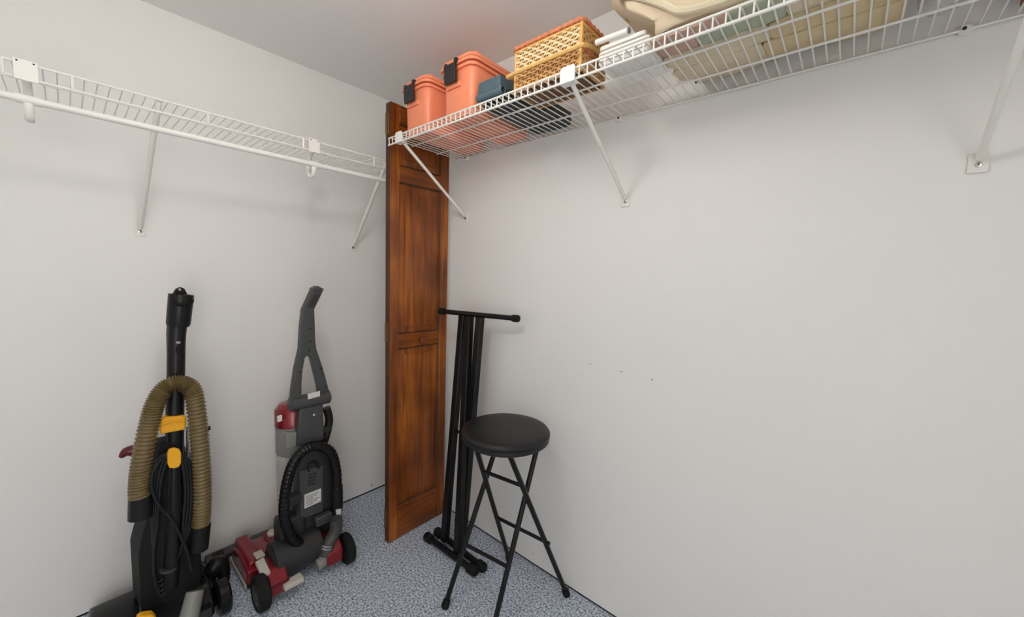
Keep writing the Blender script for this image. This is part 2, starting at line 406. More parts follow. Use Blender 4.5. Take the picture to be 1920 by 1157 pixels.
for (z0, z1) in ((0.165, 0.940), (1.005, 1.700), (1.770, 1.955)):
    q = BM(); xm = (dx0 + dx1) / 2
    def ring(ins, x): return [(x, ya + ins, z0 + ins), (x, yb - ins, z0 + ins), (x, yb - ins, z1 - ins), (x, ya + ins, z1 - ins)]
    loft(q, [ring(0.05, dx0 + 0.004), ring(0.006, xm - 0.006), ring(0.0, xm - 0.006), ring(0.0, xm + 0.005), ring(0.008, xm + 0.003), ring(0.034, dx1 - 0.0105), ring(0.0355, dx1 - 0.0055), ring(0.040, dx1 - 0.0045)])
    obj('raised_panel', q, 'wood_v', d, smooth=20)
    q = BM()   # moulding lip around the panel
    for m0, m1 in ((0.0, 0.007),):
        a = ring(m0, dx1 - 0.004); b_ = ring(m1, dx1 - 0.011)
        va = [q.verts.new(p) for p in a]; vb = [q.verts.new(p) for p in b_]
        for k in range(4): q.faces.new((va[k], va[(k + 1) % 4], vb[(k + 1) % 4], vb[k]))
    obj('moulding', q, 'wood_edge', d, smooth=0)
kp = onx(789, 637, dx1)
obj('knob', L((dx1 - 0.001, kp.y, 0.968), (1, 0, 0), [(0.009, 0), (0.009, 0.010), (0.016, 0.016), (0.019, 0.025), (0.015, 0.033), (0.0, 0.036)], n=20), 'wood_h', d)
for zc in (0.12, 1.02, 1.94):
    h = obj('hinge', B(dx0 + 0.010, dx1 - 0.010, dy0 - 0.0035, dy0 - 0.0005, zc - 0.045, zc + 0.045), 'brass_dark', d, bevel=0.0008)
    obj('hinge_pin', T([(dx0 + 0.008, dy0 - 0.005, zc - 0.045), (dx0 + 0.008, dy0 - 0.005, zc + 0.045)], 0.004, n=8), 'brass_dark', h)

# ------------------------------------------------------------------ folding stool
sx, sy = 1.076, -0.240
t = thing('bar_stool', (sx, sy, 0), 'black folding stool with round padded vinyl seat by the right wall', 'stool')
st_ = obj('seat', L((sx, sy, 0.672), (0, 0, 1), [(0.0, 0), (0.160, 0.0), (0.166, 0.004), (0.168, 0.013), (0.166, 0.019), (0.168, 0.022), (0.169, 0.030), (0.163, 0.039), (0.148, 0.0435), (0.10, 0.045), (0.0, 0.0455)], n=64, closed=False), 'black_vinyl', t)
tor = BM(); N = 48
tube(tor, [(sx + 0.167 * math.cos(2 * math.pi * k / N), sy + 0.167 * math.sin(2 * math.pi * k / N), 0.692) for k in range(N + 1)], 0.0022, n=6); obj('seat_piping', tor, 'black_gloss', st_)
obj('seat_plate', L((sx, sy, 0.655), (0, 0, 1), [(0.125, 0), (0.150, 0.012), (0.150, 0.018)], n=48), 'black_paint', st_)
LR = 0.0098
legs = {'a1': ((0.942, -0.413, 0.012), (1.010, -0.194, 0.665)), 'a2': ((1.165, -0.387, 0.012), (1.177, -0.165, 0.665)),
        'b1': ((0.958, -0.058, 0.012), (1.014, -0.345, 0.665)), 'b2': ((1.257, -0.042, 0.012), (1.162, -0.318, 0.665))}
for k, (a, b_) in legs.items():
    a, b_ = Vector(a), Vector(b_); dv = (b_ - a).normalized()
    g = obj('leg', T([a, b_], LR, n=14), 'black_paint', t)
    obj('rubber_foot', L(a - dv * 0.012, dv, [(0.010, 0), (0.0145, 0.004), (0.0145, 0.030), (0.012, 0.036)], n=14), 'black_rubber', g)
def lerp(k, f): a, b_ = (Vector(p) for p in legs[k]); return a + (b_ - a) * f
def zf(k, z): a, b_ = (Vector(p) for p in legs[k]); return a + (b_ - a) * ((z - a.z) / (b_.z - a.z))
obj('stretcher', T([zf('a1', 0.235), zf('a2', 0.235)], 0.0072, n=10), 'black_paint', t)
b1, b2 = zf('b1', 0.275), zf('b2', 0.275); ext = (b2 - b1).normalized()
obj('stretcher', T([b1, b2 + ext * 0.02], 0.0072, n=10), 'black_paint', t)
obj('stretcher', T([zf('b1', 0.53), zf('b2', 0.53)], 0.0072, n=10), 'black_paint', t)
for p_, q_ in (('a1', 'b1'), ('a2', 'b2')): obj('pivot_bolt', T([zf(p_, 0.465), zf(q_, 0.465)], 0.005, n=8), 'black_paint', t)

# ------------------------------------------------------------------ folded keyboard stand
t = thing('keyboard_stand', (0.74, -0.18, 0), 'folded black metal keyboard stand leaning on the wall beside the door panel', 'stand')
def caps(parent, a, b_, r, l=0.035):
    a, b_ = Vector(a), Vector(b_); dv = (b_ - a).normalized()
    for p, s in ((a, 1), (b_, -1)):
        obj('end_cap', L(p - dv * s * 0.006, dv * s, [(r * 0.8, 0), (r, 0.005), (r, l), (r * 0.9, l + 0.004)], n=14), 'black_rubber', parent)
ta, tb = Vector((0.545, -0.142, 1.113)), Vector((0.962, -0.055, 1.112))
g = obj('top_bar', T([ta, tb], 0.0115, n=12), 'black_paint', t); caps(g, ta, tb, 0.016, 0.03)
for a, b_ in (((0.578, -0.232, 0.022), (0.912, -0.226, 0.022)), ((0.585, -0.176, 0.022), (0.925, -0.186, 0.022))):
    g = obj('floor_bar', T([a, b_], 0.014, n=12), 'black_paint', t); caps(g, a, b_, 0.021, 0.04)
def rect_tube(a, b_, wx, wy):
    a, b_ = Vector(a), Vector(b_)
    sec = lambda p: [(p.x - wx / 2, p.y - wy / 2, p.z), (p.x + wx / 2, p.y - wy / 2, p.z), (p.x + wx / 2, p.y + wy / 2, p.z), (p.x - wx / 2, p.y + wy / 2, p.z)]
    return loft(BM(), [sec(a), sec(b_)])
for a, b_ in (((0.675, -0.200, 0.03), (0.665, -0.104, 1.104)), ((0.775, -0.205, 0.03), (0.712, -0.106, 1.104)), ((0.752, -0.160, 0.03), (0.772, -0.096, 1.104))):
    obj('leg_tube', rect_tube(a, b_, 0.034, 0.030), 'black_paint', t, bevel=0.004)
obj('lock_bolt', T([(0.665, -0.155, 0.56), (0.775, -0.150, 0.56)], 0.007, n=10), 'black_paint', t)

# ------------------------------------------------------------------ coral storage bins
def storage_bin(x0, x1, yf, yb, label):
    zb, zt = ZR + 0.003, ZR + 0.172
    t = thing('storage_bin', ((x0 + x1) / 2, (yf + yb) / 2, zb), label, 'bin', 'coral bins on the wire shelf')
    q = BM(); loft(q, [rrect(x0 + 0.006, x1 - 0.006, yf + 0.010, yb - 0.006, zb, 0.016), rrect(x0 + 0.002, x1 - 0.002, yf + 0.006, yb - 0.003, zb + 0.008, 0.022), rrect(x0 - 0.004, x1 + 0.004, yf, yb, zt, 0.032)])
    obj('bin_body', q, 'coral', t)
    q = BM(); loft(q, [rrect(x0 - 0.012, x1 + 0.012, yf - 0.009, yb + 0.004, zt - 0.006, 0.034), rrect(x0 - 0.012, x1 + 0.012, yf - 0.009, yb + 0.004, zt + 0.004, 0.034), rrect(x0 - 0.002, x1 + 0.002, yf + 0.002, yb, zt + 0.005, 0.032), rrect(x0 - 0.002, x1 + 0.002, yf + 0.002, yb, zt + 0.010, 0.032)])
    obj('bin_rim', q, 'coral', t)
    z = zt + 0.008
    q = BM(); loft(q, [rrect(x0 - 0.017, x1 + 0.017, yf - 0.014, yb + 0.006, z + 0.001, 0.036), rrect(x0 - 0.017, x1 + 0.017, yf - 0.014, yb + 0.006, z + 0.011, 0.036), rrect(x0 - 0.009, x1 + 0.009, yf - 0.006, yb + 0.002, z + 0.0115, 0.034), rrect(x0 - 0.009, x1 + 0.009, yf - 0.006, yb + 0.002, z + 0.0145, 0.034),
        rrect(x0 - 0.014, x1 + 0.014, yf - 0.011, yb + 0.003, z + 0.015, 0.034), rrect(x0 - 0.012, x1 + 0.012, yf - 0.009, yb + 0.001, z + 0.027, 0.034), rrect(x0 - 0.004, x1 + 0.004, yf - 0.001, yb - 0.006, z + 0.033, 0.03), rrect(x0 + 0.012, x1 - 0.012, yf + 0.015, yb - 0.02, z + 0.034, 0.022)])
    lid = obj('lid', q, 'coral', t)
    q = B(x0 + 0.0, x1 - 0.0, yf + 0.02, yf + 0.035, z + 0.033, z + 0.04); obj('lid_ridge', q, 'coral', lid, bevel=0.002)
    xc = (x0 + x1) / 2 - 0.012
    q = PR([(xc - 0.033, yf - 0.012, zt - 0.052), (xc + 0.027, yf - 0.012, zt - 0.052), (xc + 0.030, yf - 0.016, zt + 0.012), (xc - 0.034, yf - 0.016, zt + 0.012)], (0, -0.010, 0))
    la = obj('latch', q, 'latch_black', t, bevel=0.002)
    obj('latch_ear', B(xc + 0.018, xc + 0.032, yf - 0.022, yf - 0.008, zt + 0.012, zt + 0.028), 'latch_black', la, bevel=0.0015)
    obj('latch_ear', B(xc - 0.036, xc - 0.024, yf - 0.022, yf - 0.008, zt + 0.012, zt + 0.022), 'latch_black', la, bevel=0.0015)
    obj('latch_seat', B(xc - 0.04, xc + 0.036, yf - 0.006, yf + 0.01, zt - 0.064, zt - 0.046), 'coral', la, bevel=0.003)
    for fr in (0.2, 0.62):
        yy = yf + (yb - yf) * fr
        obj('hinge_slot', B(x1 + 0.010, x1 + 0.0125, yy - 0.012, yy + 0.012, z + 0.018, z + 0.024), 'latch_black', lid)
storage_bin(0.545, 0.700, -0.352, -0.020, 'leftmost coral storage bin with black latch, right beside the wooden door panel')
storage_bin(0.800, 0.962, -0.352, -0.020, 'coral storage bin with black latch, touching the slate tool case')

# ------------------------------------------------------------------ slate tool case
zb = ZR + 0.003
t = thing('tool_case', (1.08, -0.19, zb), 'low slate and black plastic tool case with tube handle on the shelf', 'tool case')
plan = [(1.004, -0.335), (1.128, -0.335), (1.134, -0.215), (1.185, -0.205), (1.2, -0.185), (1.2, -0.075), (1.185, -0.045), (1.15, -0.03), (1.004, -0.03)]
obj('case_base', PR([(x, y, zb) for x, y in plan], (0, 0, 0.036)), 'slate_dark', t, bevel=0.004)
q = BM(); loft(q, [rrect(0.988, 1.098, -0.350, -0.05, zb + 0.044, 0.005), rrect(0.992, 1.096, -0.348, -0.05, zb + 0.088, 0.005), rrect(1.000, 1.088, -0.340, -0.06, zb + 0.094, 0.005)])
lid = obj('case_lid', q, 'slate', t)
obj('case_seam', B(1.008, 1.12, -0.328, -0.06, zb + 0.034, zb + 0.042), 'black_gap', t, smooth=0)
hb = (1.000, -0.356, zb + 0.030); he = (1.118, -0.352, zb + 0.036)
obj('handle_tube', L(hb, (1, 0, 0), [(0.010, 0), (0.0135, 0.003), (0.0135, 0.117), (0.012, 0.12), (0.0105, 0.119), (0.0105, 0.06), (0, 0.06)], n=20), 'slate', t)
obj('latch', B(1.03, 1.06, -0.342, -0.334, zb + 0.022, zb + 0.05), 'slate_dark', t, bevel=0.002)

# ------------------------------------------------------------------ wicker basket
zb = ZR + 0.003; bx0, bx1, by0, by1 = 1.172, 1.410, -0.356, -0.222
t = thing('wicker_basket', ((bx0 + bx1) / 2, (by0 + by1) / 2, zb), 'honey wicker basket with lid and wooden handle on the shelf', 'basket')
def weave(o, ud, width, z0, z1, nrm, ncol, nrow, mw, name):
    o = Vector(o); ud = Vector(ud); nrm = Vector(nrm); q = BM(); cw = width / ncol; rh = (z1 - z0) / nrow
    for r in range(nrow):
        zc = z0 + (r + 0.5) * rh; pts = []; sg = 1 if r % 2 else -1
        for k in range(ncol * 2 + 1):
            s = k * cw / 2; off = 0.0 if k % 2 == 0 else (sg if (k // 2) % 2 else -sg) * 0.0042
            pts.append(o + ud * s + nrm * off + V(0, 0, zc))
        tube(q, pts, rh * 0.38, n=6)
    w_ = obj(name, q, mw, t, smooth=60); w_['kind'] = 'stuff'
    q = BM()
    for k in range(ncol):
        s = (k + 0.5) * cw; p = o + ud * s
        tube(q, [p + V(0, 0, z0), p + V(0, 0, z1)], 0.0026, n=6)
    w_ = obj('stakes', q, 'wicker_wood', t); w_['kind'] = 'stuff'
zm = zb + 0.062; ztop = zb + 0.138
for (o, ud, wd, nn, nc) in (((bx0, by0, 0), (1, 0, 0), bx1 - bx0, (0, -1, 0), 15), ((bx1, by0, 0), (0, 1, 0), by1 - by0, (1, 0, 0), 9), ((bx0, by0, 0), (0, 1, 0), by1 - by0, (-1, 0, 0), 9), ((bx0, by1, 0), (1, 0, 0), bx1 - bx0, (0, 1, 0), 15)):
    weave(o, ud, wd, zb + 0.004, zm - 0.002, nn, nc, 7, 'wicker', 'lower_weave')
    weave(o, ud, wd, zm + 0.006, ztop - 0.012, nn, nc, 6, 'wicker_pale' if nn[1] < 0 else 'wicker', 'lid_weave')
obj('liner', B(bx0 + 0.007, bx1 - 0.007, by0 + 0.007, by1 - 0.007, zb + 0.001, ztop - 0.004), 'wicker_dark', t, smooth=0)
for cx in (bx0, bx1):
    for cy in (by0, by1): obj('corner_post', T([(cx, cy, zb), (cx, cy, ztop - 0.006)], 0.0052, n=8), 'wicker_wood', t)
def rim(z, grow, r, m, name, twist=True):
    loop = rrect(bx0 - grow, bx1 + grow, by0 - grow, by1 + grow, z, 0.012, 3); q = BM()
    P = [Vector(p) for p in loop] + [Vector(loop[0])]; fine = []
    for a, b_ in zip(P, P[1:]):
        k = max(1, int((b_ - a).length / 0.0055))
        fine += [a + (b_ - a) * (i / k) for i in range(k)]
    fine.append(P[0]); n_ = len(fine)
    tube(q, fine, (lambda f: r * (1.0 + 0.32 * math.sin(f * n_ * 1.5707))) if twist else r, n=7)
    return obj(name, q, m, t)
rim(ztop - 0.004, 0.007, 0.0058, 'wicker_red', 'top_rim'); rim(ztop - 0.014, 0.004, 0.004, 'wicker_wood', 'lid_band', False)
rim(zm, 0.006, 0.0048, 'wicker_red', 'base_rim'); rim(zb + 0.0058, 0.002, 0.004, 'wicker', 'foot_rim')
obj('lid_top', B(bx0, bx1, by0, by1, ztop - 0.006, ztop - 0.001), 'wicker', t, bevel=0.002)
hz = 1.918
obj('handle', T([(bx0 - 0.012, -0.28, hz + 0.03), (bx0 - 0.014, -0.35, hz + 0.012), (bx0 - 0.012, -0.380, hz), (bx0 + 0.02, -0.386, hz), (bx1 + 0.0, -0.386, hz + 0.002), (bx1 + 0.025, -0.380, hz + 0.003), (bx1 + 0.024, -0.35, hz + 0.014), (bx1 + 0.014, -0.28, hz + 0.03)], 0.0058, n=8, sub=4), 'wicker_wood', t)

# ------------------------------------------------------------------ white plastic case
t = thing('plastic_case', (1.53, -0.27, zb), 'white plastic case with ribbed front between basket and bedding', 'case')
q = BM(); loft(q, [rrect(1.462, 1.598, -0.340, -0.200, zb, 0.008), rrect(1.458, 1.602, -0.344, -0.196, zb + 0.006, 0.008), rrect(1.458, 1.602, -0.344, -0.196, zb + 0.034, 0.008), rrect(1.464, 1.596, -0.338, -0.2, zb + 0.040, 0.008)])
body = obj('case_body', q, 'white_plastic', t)
for k in range(3): obj('front_rib', B(1.466, 1.594, -0.349, -0.343, zb + 0.008 + k * 0.009, zb + 0.012 + k * 0.009), 'white_plastic', body, bevel=0.001)
q = BM(); loft(q, [rrect(1.459, 1.590, -0.344, -0.205, zb + 0.041, 0.01), rrect(1.459, 1.590, -0.344, -0.205, zb + 0.050, 0.01), rrect(1.468, 1.58, -0.334, -0.215, zb + 0.054, 0.01)]); obj('case_lid', q, 'white_plastic', t)
r_ = obj('carry_bar', T([(1.455, -0.352, 1.932), (1.548, -0.352, 1.930)], 0.0075, n=12), 'white_plastic', t)
obj('bar_end', L((1.546, -0.352, 1.930), (1, 0, 0), [(0.0078, 0), (0.0078, 0.004), (0.004, 0.006)], n=12), 'grey_plastic', r_)

# ------------------------------------------------------------------ bedding in a clear bag
t = thing('folded_comforter', (1.83, -0.24, zb), 'folded sage, rose and beige comforter lying on the shelf', 'comforter')
bands = [(-0.360, -0.322, 1.606, 1.775, 'comforter_rose', 3), (-0.360, -0.322, 1.77, 1.93, 'comforter_sage', 5), (-0.360, -0.322, 1.925, 2.07, 'comforter_beige', 6),
         (-0.324, -0.268, 1.604, 1.70, 'comforter_rose', 7), (-0.324, -0.268, 1.695, 1.88, 'comforter_sage', 8), (-0.324, -0.268, 1.875, 2.07, 'comforter_beige', 9),
         (-0.270, -0.19, 1.602, 1.84, 'comforter_beige', 11), (-0.270, -0.19, 1.835, 2.07, 'comforter_tan', 12),
         (-0.192, -0.112, 1.602, 1.82, 'comforter_beige', 13), (-0.192, -0.112, 1.815, 2.07, 'comforter_tan', 14)]
for y0, y1, x0, x1, m, sd in bands:
    obj('fold', softbox(x0, x1, y0, y1, zb + 0.0005, zb + 0.016, p=8, amp=0.003, freq=28, seed=sd, nu=48, nv=16), m, t, smooth=60)
bl = thing('folded_blanket', (1.965, -0.30, zb + 0.018), 'pale sage folded blanket behind the shelf lip, right of the cream quilt', 'blanket')
obj('blanket_fold', softbox(1.862, 2.07, -0.378, -0.225, zb + 0.018, zb + 0.105, p=5, amp=0.007, freq=16, seed=20), 'comforter_sage', bl, smooth=60)
obj('blanket_fold', softbox(1.862, 2.07, -0.378, -0.225, zb + 0.103, zb + 0.19, p=5, amp=0.007, freq=16, seed=21), 'comforter_sage', bl, smooth=60)
bl = thing('folded_blanket', (1.965, -0.12, zb + 0.018), 'tan folded blanket added at the back of the shelf to shade the wall', 'blanket')  # added rear pile, carries the bedding back so it darkens the wall
obj('blanket_fold', softbox(1.862, 2.07, -0.218, -0.022, zb + 0.018, zb + 0.125, p=5, amp=0.007, freq=16, seed=22), 'comforter_tan', bl, smooth=60)
obj('blanket_fold', softbox(1.862, 2.07, -0.218, -0.022, zb + 0.123, zb + 0.23, p=5, amp=0.007, freq=16, seed=23), 'comforter_tan', bl, smooth=60)
t2 = thing('quilt', (1.66, -0.25, zb + 0.04), 'bulging cream quilt with small leaf print piled on the left of the bedding', 'quilt')
q = softbox(1.475, 1.856, -0.396, -0.022, zb - 0.02, zb + 0.34, p=5, amp=0.012, freq=8, seed=31, nu=64, nv=36)
for v in q.verts:                       # the lower left side slopes in over the shelf
    k = min(1.0, max(0.0, (2.035 - v.co.z) / 0.13)); v.co.x = max(v.co.x, 1.475 + 0.155 * k + 0.006 * noise.noise(v.co * 20))
    v.co.z = max(v.co.z, zb + (0.003 if v.co.y < -0.366 else 0.018))
obj('quilt_body', q, 'leaf_print', t2, smooth=60)
q = T([(1.512, -0.378, 2.012), (1.58, -0.392, 1.978), (1.65, -0.394, 1.930), (1.69, -0.394, 1.900), (1.75, -0.392, 1.889), (1.83, -0.386, 1.889)], 0.009, n=8, sub=5); obj('hem', q, 'comforter_beige', t2)
t = thing('clear_bag', (1.86, -0.24, zb), 'clear plastic storage bag end around the bedding', 'bag')
q = softbox(2.075, 2.185, -0.37, -0.03, zb + 0.001, zb + 0.20, p=5, amp=0.012, freq=18, seed=41, nu=48, nv=20)
obj('bag_end', q, 'clear_film', t, smooth=60)
t = thing('cardboard_box', (2.37, -0.19, zb), 'brown cardboard box at the far right end of the shelf', 'box')
obj('box_body', B(2.238, 2.50, -0.36, -0.03, zb, zb + 0.16), 'cardboard', t, bevel=0.002)
obj('box_flap', B(2.238, 2.50, -0.36, -0.197, zb + 0.161, zb + 0.165), 'cardboard', t); obj('box_flap', B(2.238, 2.50, -0.193, -0.03, zb + 0.161, zb + 0.165), 'cardboard', t)

# ------------------------------------------------------------------ maroon and charcoal upright vacuum
def OX(X, *pts): return [onx(x, y, X) for x, y in pts]
t = thing('upright_vacuum', (0.40, -0.72, 0), 'charcoal and metallic red upright vacuum with coiled hose, beside the door panel', 'vacuum')
HX = 0.335
# handle: upper grip, neck and fork
q = BM(); prism(q, OX(HX, (586, 541), (597, 537), (607, 543), (605, 549), (590, 580), (592, 640), (594, 655), (606, 690), (618, 735), (618, 748), (598, 742), (596, 725), (590, 700), (583, 672), (577, 666), (572, 672), (568, 695), (566, 720), (566, 745), (546, 752), (548, 730), (554, 690), (562, 655), (564, 615), (568, 580)), (-0.030, 0, 0))
hd = obj('handle', q, 'charcoal', t, bevel=0.005)
obj('grip_inset', PR(OX(HX + 0.0012, (590, 552), (600, 552), (588, 577), (576, 577)), (-0.003, 0, 0)), 'dark_grey', hd)
obj('grip_cap', PR(OX(HX + 0.004, (586, 541), (596, 536), (608, 542), (604, 549), (594, 545), (587, 547)), (-0.038, 0, 0)), 'charcoal', hd, bevel=0.003)
for x, y in ((582, 616), (582, 640), (580, 658), (563, 698), (602, 691), (563, 735), (611, 724)):
    c = onx(x, y, HX); obj('screw_hole', L(c - V(0.001, 0, 0), (1, 0, 0), [(0.0042, 0), (0.0035, 0.0016)], n=10), 'black_gap', hd)
ca, cb = onx(545, 760, HX), onx(619, 744, HX)
ca = V(HX - 0.012, ca.y, ca.z); cb = V(HX - 0.012, cb.y, cb.z)
col = obj('collar', L(ca, cb - ca, [(0.026, 0), (0.030, 0.003), (0.030, (cb - ca).length - 0.003), (0.026, (cb - ca).length)], n=24), 'charcoal', t)
obj('collar_label', PR(OX(HX + 0.020, (577, 739), (600, 733), (600, 743), (578, 749)), (-0.004, 0, 0)), 'label_white', col)
# upper spine
q = PR(OX(0.345, (563, 768), (606, 758), (608, 822), (596, 832), (560, 838), (560, 800)), (-0.05, 0, 0)); sp = obj('spine', q, 'charcoal', t, bevel=0.004)
c = onx(589, 778, 0.345); obj('screw', L(c, (1, 0, 0), [(0.006, -0.001), (0.006, 0.003), (0.003, 0.005)], n=12), 'steel', sp)
obj('side_hose', T(OX(0.315, (612, 765), (617, 785), (614, 808), (607, 830)), 0.017, n=12, sub=4), 'black_plastic', t)
obj('hose_clip', PR(OX(0.335, (606, 803), (622, 799), (622, 808), (606, 813)), (-0.03, 0, 0)), 'dark_grey', t, bevel=0.002)
# dirt cup in front
cy_ = onx(545, 800, 0.25).y; zt_ = onx(540, 757, 0.25).z; zm1 = onx(540, 798, 0.25).z; zm2 = onx(540, 850, 0.25).z; zb2 = onx(540, 960, 0.25).z
cxx = 0.235
cup = obj('dirt_cup', L((cxx, cy_ + 0.015, zm1), (0, 0, 1), [(0.070, 0), (0.070, (zt_ - zm1) * 0.72), (0.052, (zt_ - zm1) * 0.95), (0.03, zt_ - zm1), (0.0, zt_ - zm1)], n=28), 'red_metallic', t)
obj('cup_band', L((cxx, cy_ + 0.015, zm2), (0, 0, 1), [(0.066, 0), (0.069, 0.004), (0.069, zm1 - zm2 - 0.002), (0.071, zm1 - zm2)], n=28), 'smoke_tank', cup)
obj('tank', L((cxx, cy_ + 0.015, zb2), (0, 0, 1), [(0.060, 0), (0.066, 0.01), (0.067, zm2 - zb2 - 0.002)], n=28), 'clear_tank', cup)
obj('filter', L((cxx, cy_ + 0.015, zb2 + 0.03), (0, 0, 1), [(0.035, 0), (0.035, zm2 - zb2 - 0.04)], n=20), 'grey_plastic', cup)
obj('cup_label', PR(OX(0.302, (521, 782), (529, 779), (529, 789), (521, 792)), (-0.012, 0, 0)), 'label_white', cup)
obj('cup_latch', PR(OX(0.318, (537, 812), (557, 809), (556, 838), (538, 842)), (-0.03, 0, 0)), 'grey_plastic', cup, bevel=0.003)
# back panel
q = PR(OX(0.345, (560, 862), (575, 846), (600, 840), (622, 850), (630, 880), (630, 985), (612, 1000), (560, 1012), (556, 960)), (-0.075, 0, 0)); bp_ = obj('back_panel', q, 'dark_grey', t, bevel=0.006)
obj('panel_plate', PR(OX(0.350, (563, 884), (606, 872), (606, 960), (563, 974)), (-0.006, 0, 0)), 'charcoal', bp_, bevel=0.002)
obj('panel_arch', T(OX(0.352, (579, 884), (580, 872), (588, 866), (595, 869), (597, 878)), 0.005, n=8, sub=4), 'black_plastic', bp_)
for k in range(4): obj('embossed_mark', PR(OX(0.3515, (580 - k, 890 + k * 6), (594 - k, 886 + k * 6), (594 - k, 889 + k * 6), (580 - k, 893 + k * 6)), (-0.002, 0, 0)), 'dark_grey', bp_)
lab = obj('rating_label', PR(OX(0.3525, (571, 928), (602, 916), (602, 940), (571, 954)), (-0.002, 0, 0)), 'label_white', bp_)
for k in range(6):
    y0 = 931 + k * 3.4
    obj('print_line', PR(OX(0.3530, (574, y0), (599 - (k % 3) * 5, y0 - 9.5 + (k % 3) * 1.9), (599 - (k % 3) * 5, y0 - 8.3 + (k % 3) * 1.9), (574, y0 + 1.2)), (-0.0006, 0, 0)), 'print_grey', lab)
# coiled hose
hp = OX(0.385, (584, 1022), (562, 1020), (544, 1004), (534, 975), (533, 945), (538, 905), (550, 868), (570, 844), (596, 836), (620, 848), (630, 880), (632, 915))
hs = obj('hose', T(hp, lambda f: 0.0205 + 0.0012 * math.sin(f * 330), n=14, sub=16), 'black_gloss', t)
obj('hose_cuff', T(OX(0.372, (632, 912), (632, 950), (628, 985)), [0.024, 0.024, 0.022], n=14, sub=3), 'black_plastic', t)
obj('hose_bracket', PR(OX(0.368, (540, 938), (566, 926), (566, 940), (542, 954)), (-0.05, 0, 0)), 'dark_grey', t, bevel=0.003)
obj('badge', PR(OX(0.400, (631, 957), (640, 954), (640, 970), (632, 974)), (-0.012, 0, 0)), 'label_white', t, bevel=0.001)
obj('release_pedal', PR(OX(0.385, (592, 975), (622, 960), (624, 966), (622, 978), (594, 990)), (-0.03, 0, 0)), 'charcoal', t, bevel=0.003)
# motor housing at the base
ma, mb = onx(528, 1048, 0.37), onx(612, 1026, 0.37)
ma = V(0.350, -0.835, 0.105); mb = V(0.350, -0.645, 0.105)
obj('motor_housing', L(ma, mb - ma, [(0.062, 0), (0.075, 0.008), (0.075, 0.182), (0.062, 0.19)], n=32), 'dark_grey', t)
obj('yoke', B(0.27, 0.352, -0.80, -0.69, 0.14, 0.26), 'dark_grey', t, bevel=0.02, bseg=4)
obj('elbow', T(OX(0.425, (630, 972), (629, 995), (618, 1016), (610, 1040)), [0.026, 0.027, 0.026, 0.028], n=14, sub=5), 'hose_grey', t)
for k in range(2):
    a, b_ = OX(0.425, (614 - k, 1018 + k * 5), (613 - k, 1021 + k * 5)); obj('elbow_ring', T([a, b_], 0.030, n=16), 'steel', t)
obj('exhaust_duct', T(OX(0.42, (611, 1032), (606, 1050), (594, 1060)), 0.025, n=14, sub=4), 'grey_plastic', t)
# red base: rear carriage, fenders, nozzle
q = BM(); loft(q, [[(x, y, z) for x, z in ((0.455, 0.035), (0.455, 0.085), (0.415, 0.125), (0.33, 0.125), (0.28, 0.085), (0.28, 0.03))] for y in (-0.868, -0.85, -0.80)])
car = obj('carriage', q, 'red_metallic', t, bevel=0.008, bseg=3)
q = BM(); loft(q, [[(x, y, z) for x, z in ((0.455, 0.035), (0.455, 0.09), (0.415, 0.125), (0.33, 0.125), (0.28, 0.085), (0.28, 0.03))] for y in (-0.65, -0.60, -0.582)])
obj('carriage', q, 'red_metallic', t, bevel=0.008, bseg=3)
obj('carriage_groove', B(0.4545, 0.4575, -0.866, -0.80, 0.074, 0.082), 'maroon', car); 
q = BM(); loft(q, [[(x, y, z) for x, z in ((0.30, 0.02), (0.32, 0.085), (0.20, 0.105), (0.11, 0.085), (0.085, 0.045), (0.085, 0.02))] for y in (-0.905, -0.895, -0.56, -0.55)])
nz = obj('nozzle_cover', q, 'red_metallic', t, bevel=0.008, bseg=3)
obj('nozzle_trim', B(0.080, 0.31, -0.912, -0.906, 0.018, 0.034), 'beige_plastic', nz, bevel=0.002)
obj('nozzle_trim', B(0.078, 0.084, -0.912, -0.55, 0.018, 0.030), 'beige_plastic', nz, bevel=0.002)
obj('nozzle_hump', PR([(0.10, -0.895, 0.08), (0.30, -0.895, 0.07), (0.30, -0.845, 0.07), (0.10, -0.845, 0.08)], (0, 0, 0.040)), 'red_metallic', nz, bevel=0.008, bseg=3)
obj('nozzle_sole', B(0.09, 0.30, -0.90, -0.555, 0.004, 0.02), 'black_plastic', nz, bevel=0.002)
obj('nozzle_window', PR([(0.13, -0.80, 0.1), (0.28, -0.80, 0.1), (0.28, -0.60, 0.1), (0.13, -0.60, 0.1)], (0, 0, 0.008)), 'red_clear', nz, bevel=0.002)
for y0, y1 in ((-0.912, -0.872), (-0.578, -0.543)):
    wz = 0.066
    wh = obj('wheel', L((0.435, y0, wz), (0, 1, 0), [(0.04, 0.004), (0.058, 0.0), (0.065, 0.006), (0.065, y1 - y0 - 0.006), (0.058, y1 - y0), (0.0, y1 - y0)], n=36), 'black_rubber', t)
    e = y0 if y0 < -0.7 else y1; s = -1 if y0 < -0.7 else 1
    obj('hub', L((0.435, e - s * 0.006, wz), (0, s, 0), [(0.04, 0), (0.040, 0.004), (0.022, 0.005), (0.020, 0.009), (0.0, 0.010)], n=24), 'dark_grey', wh)
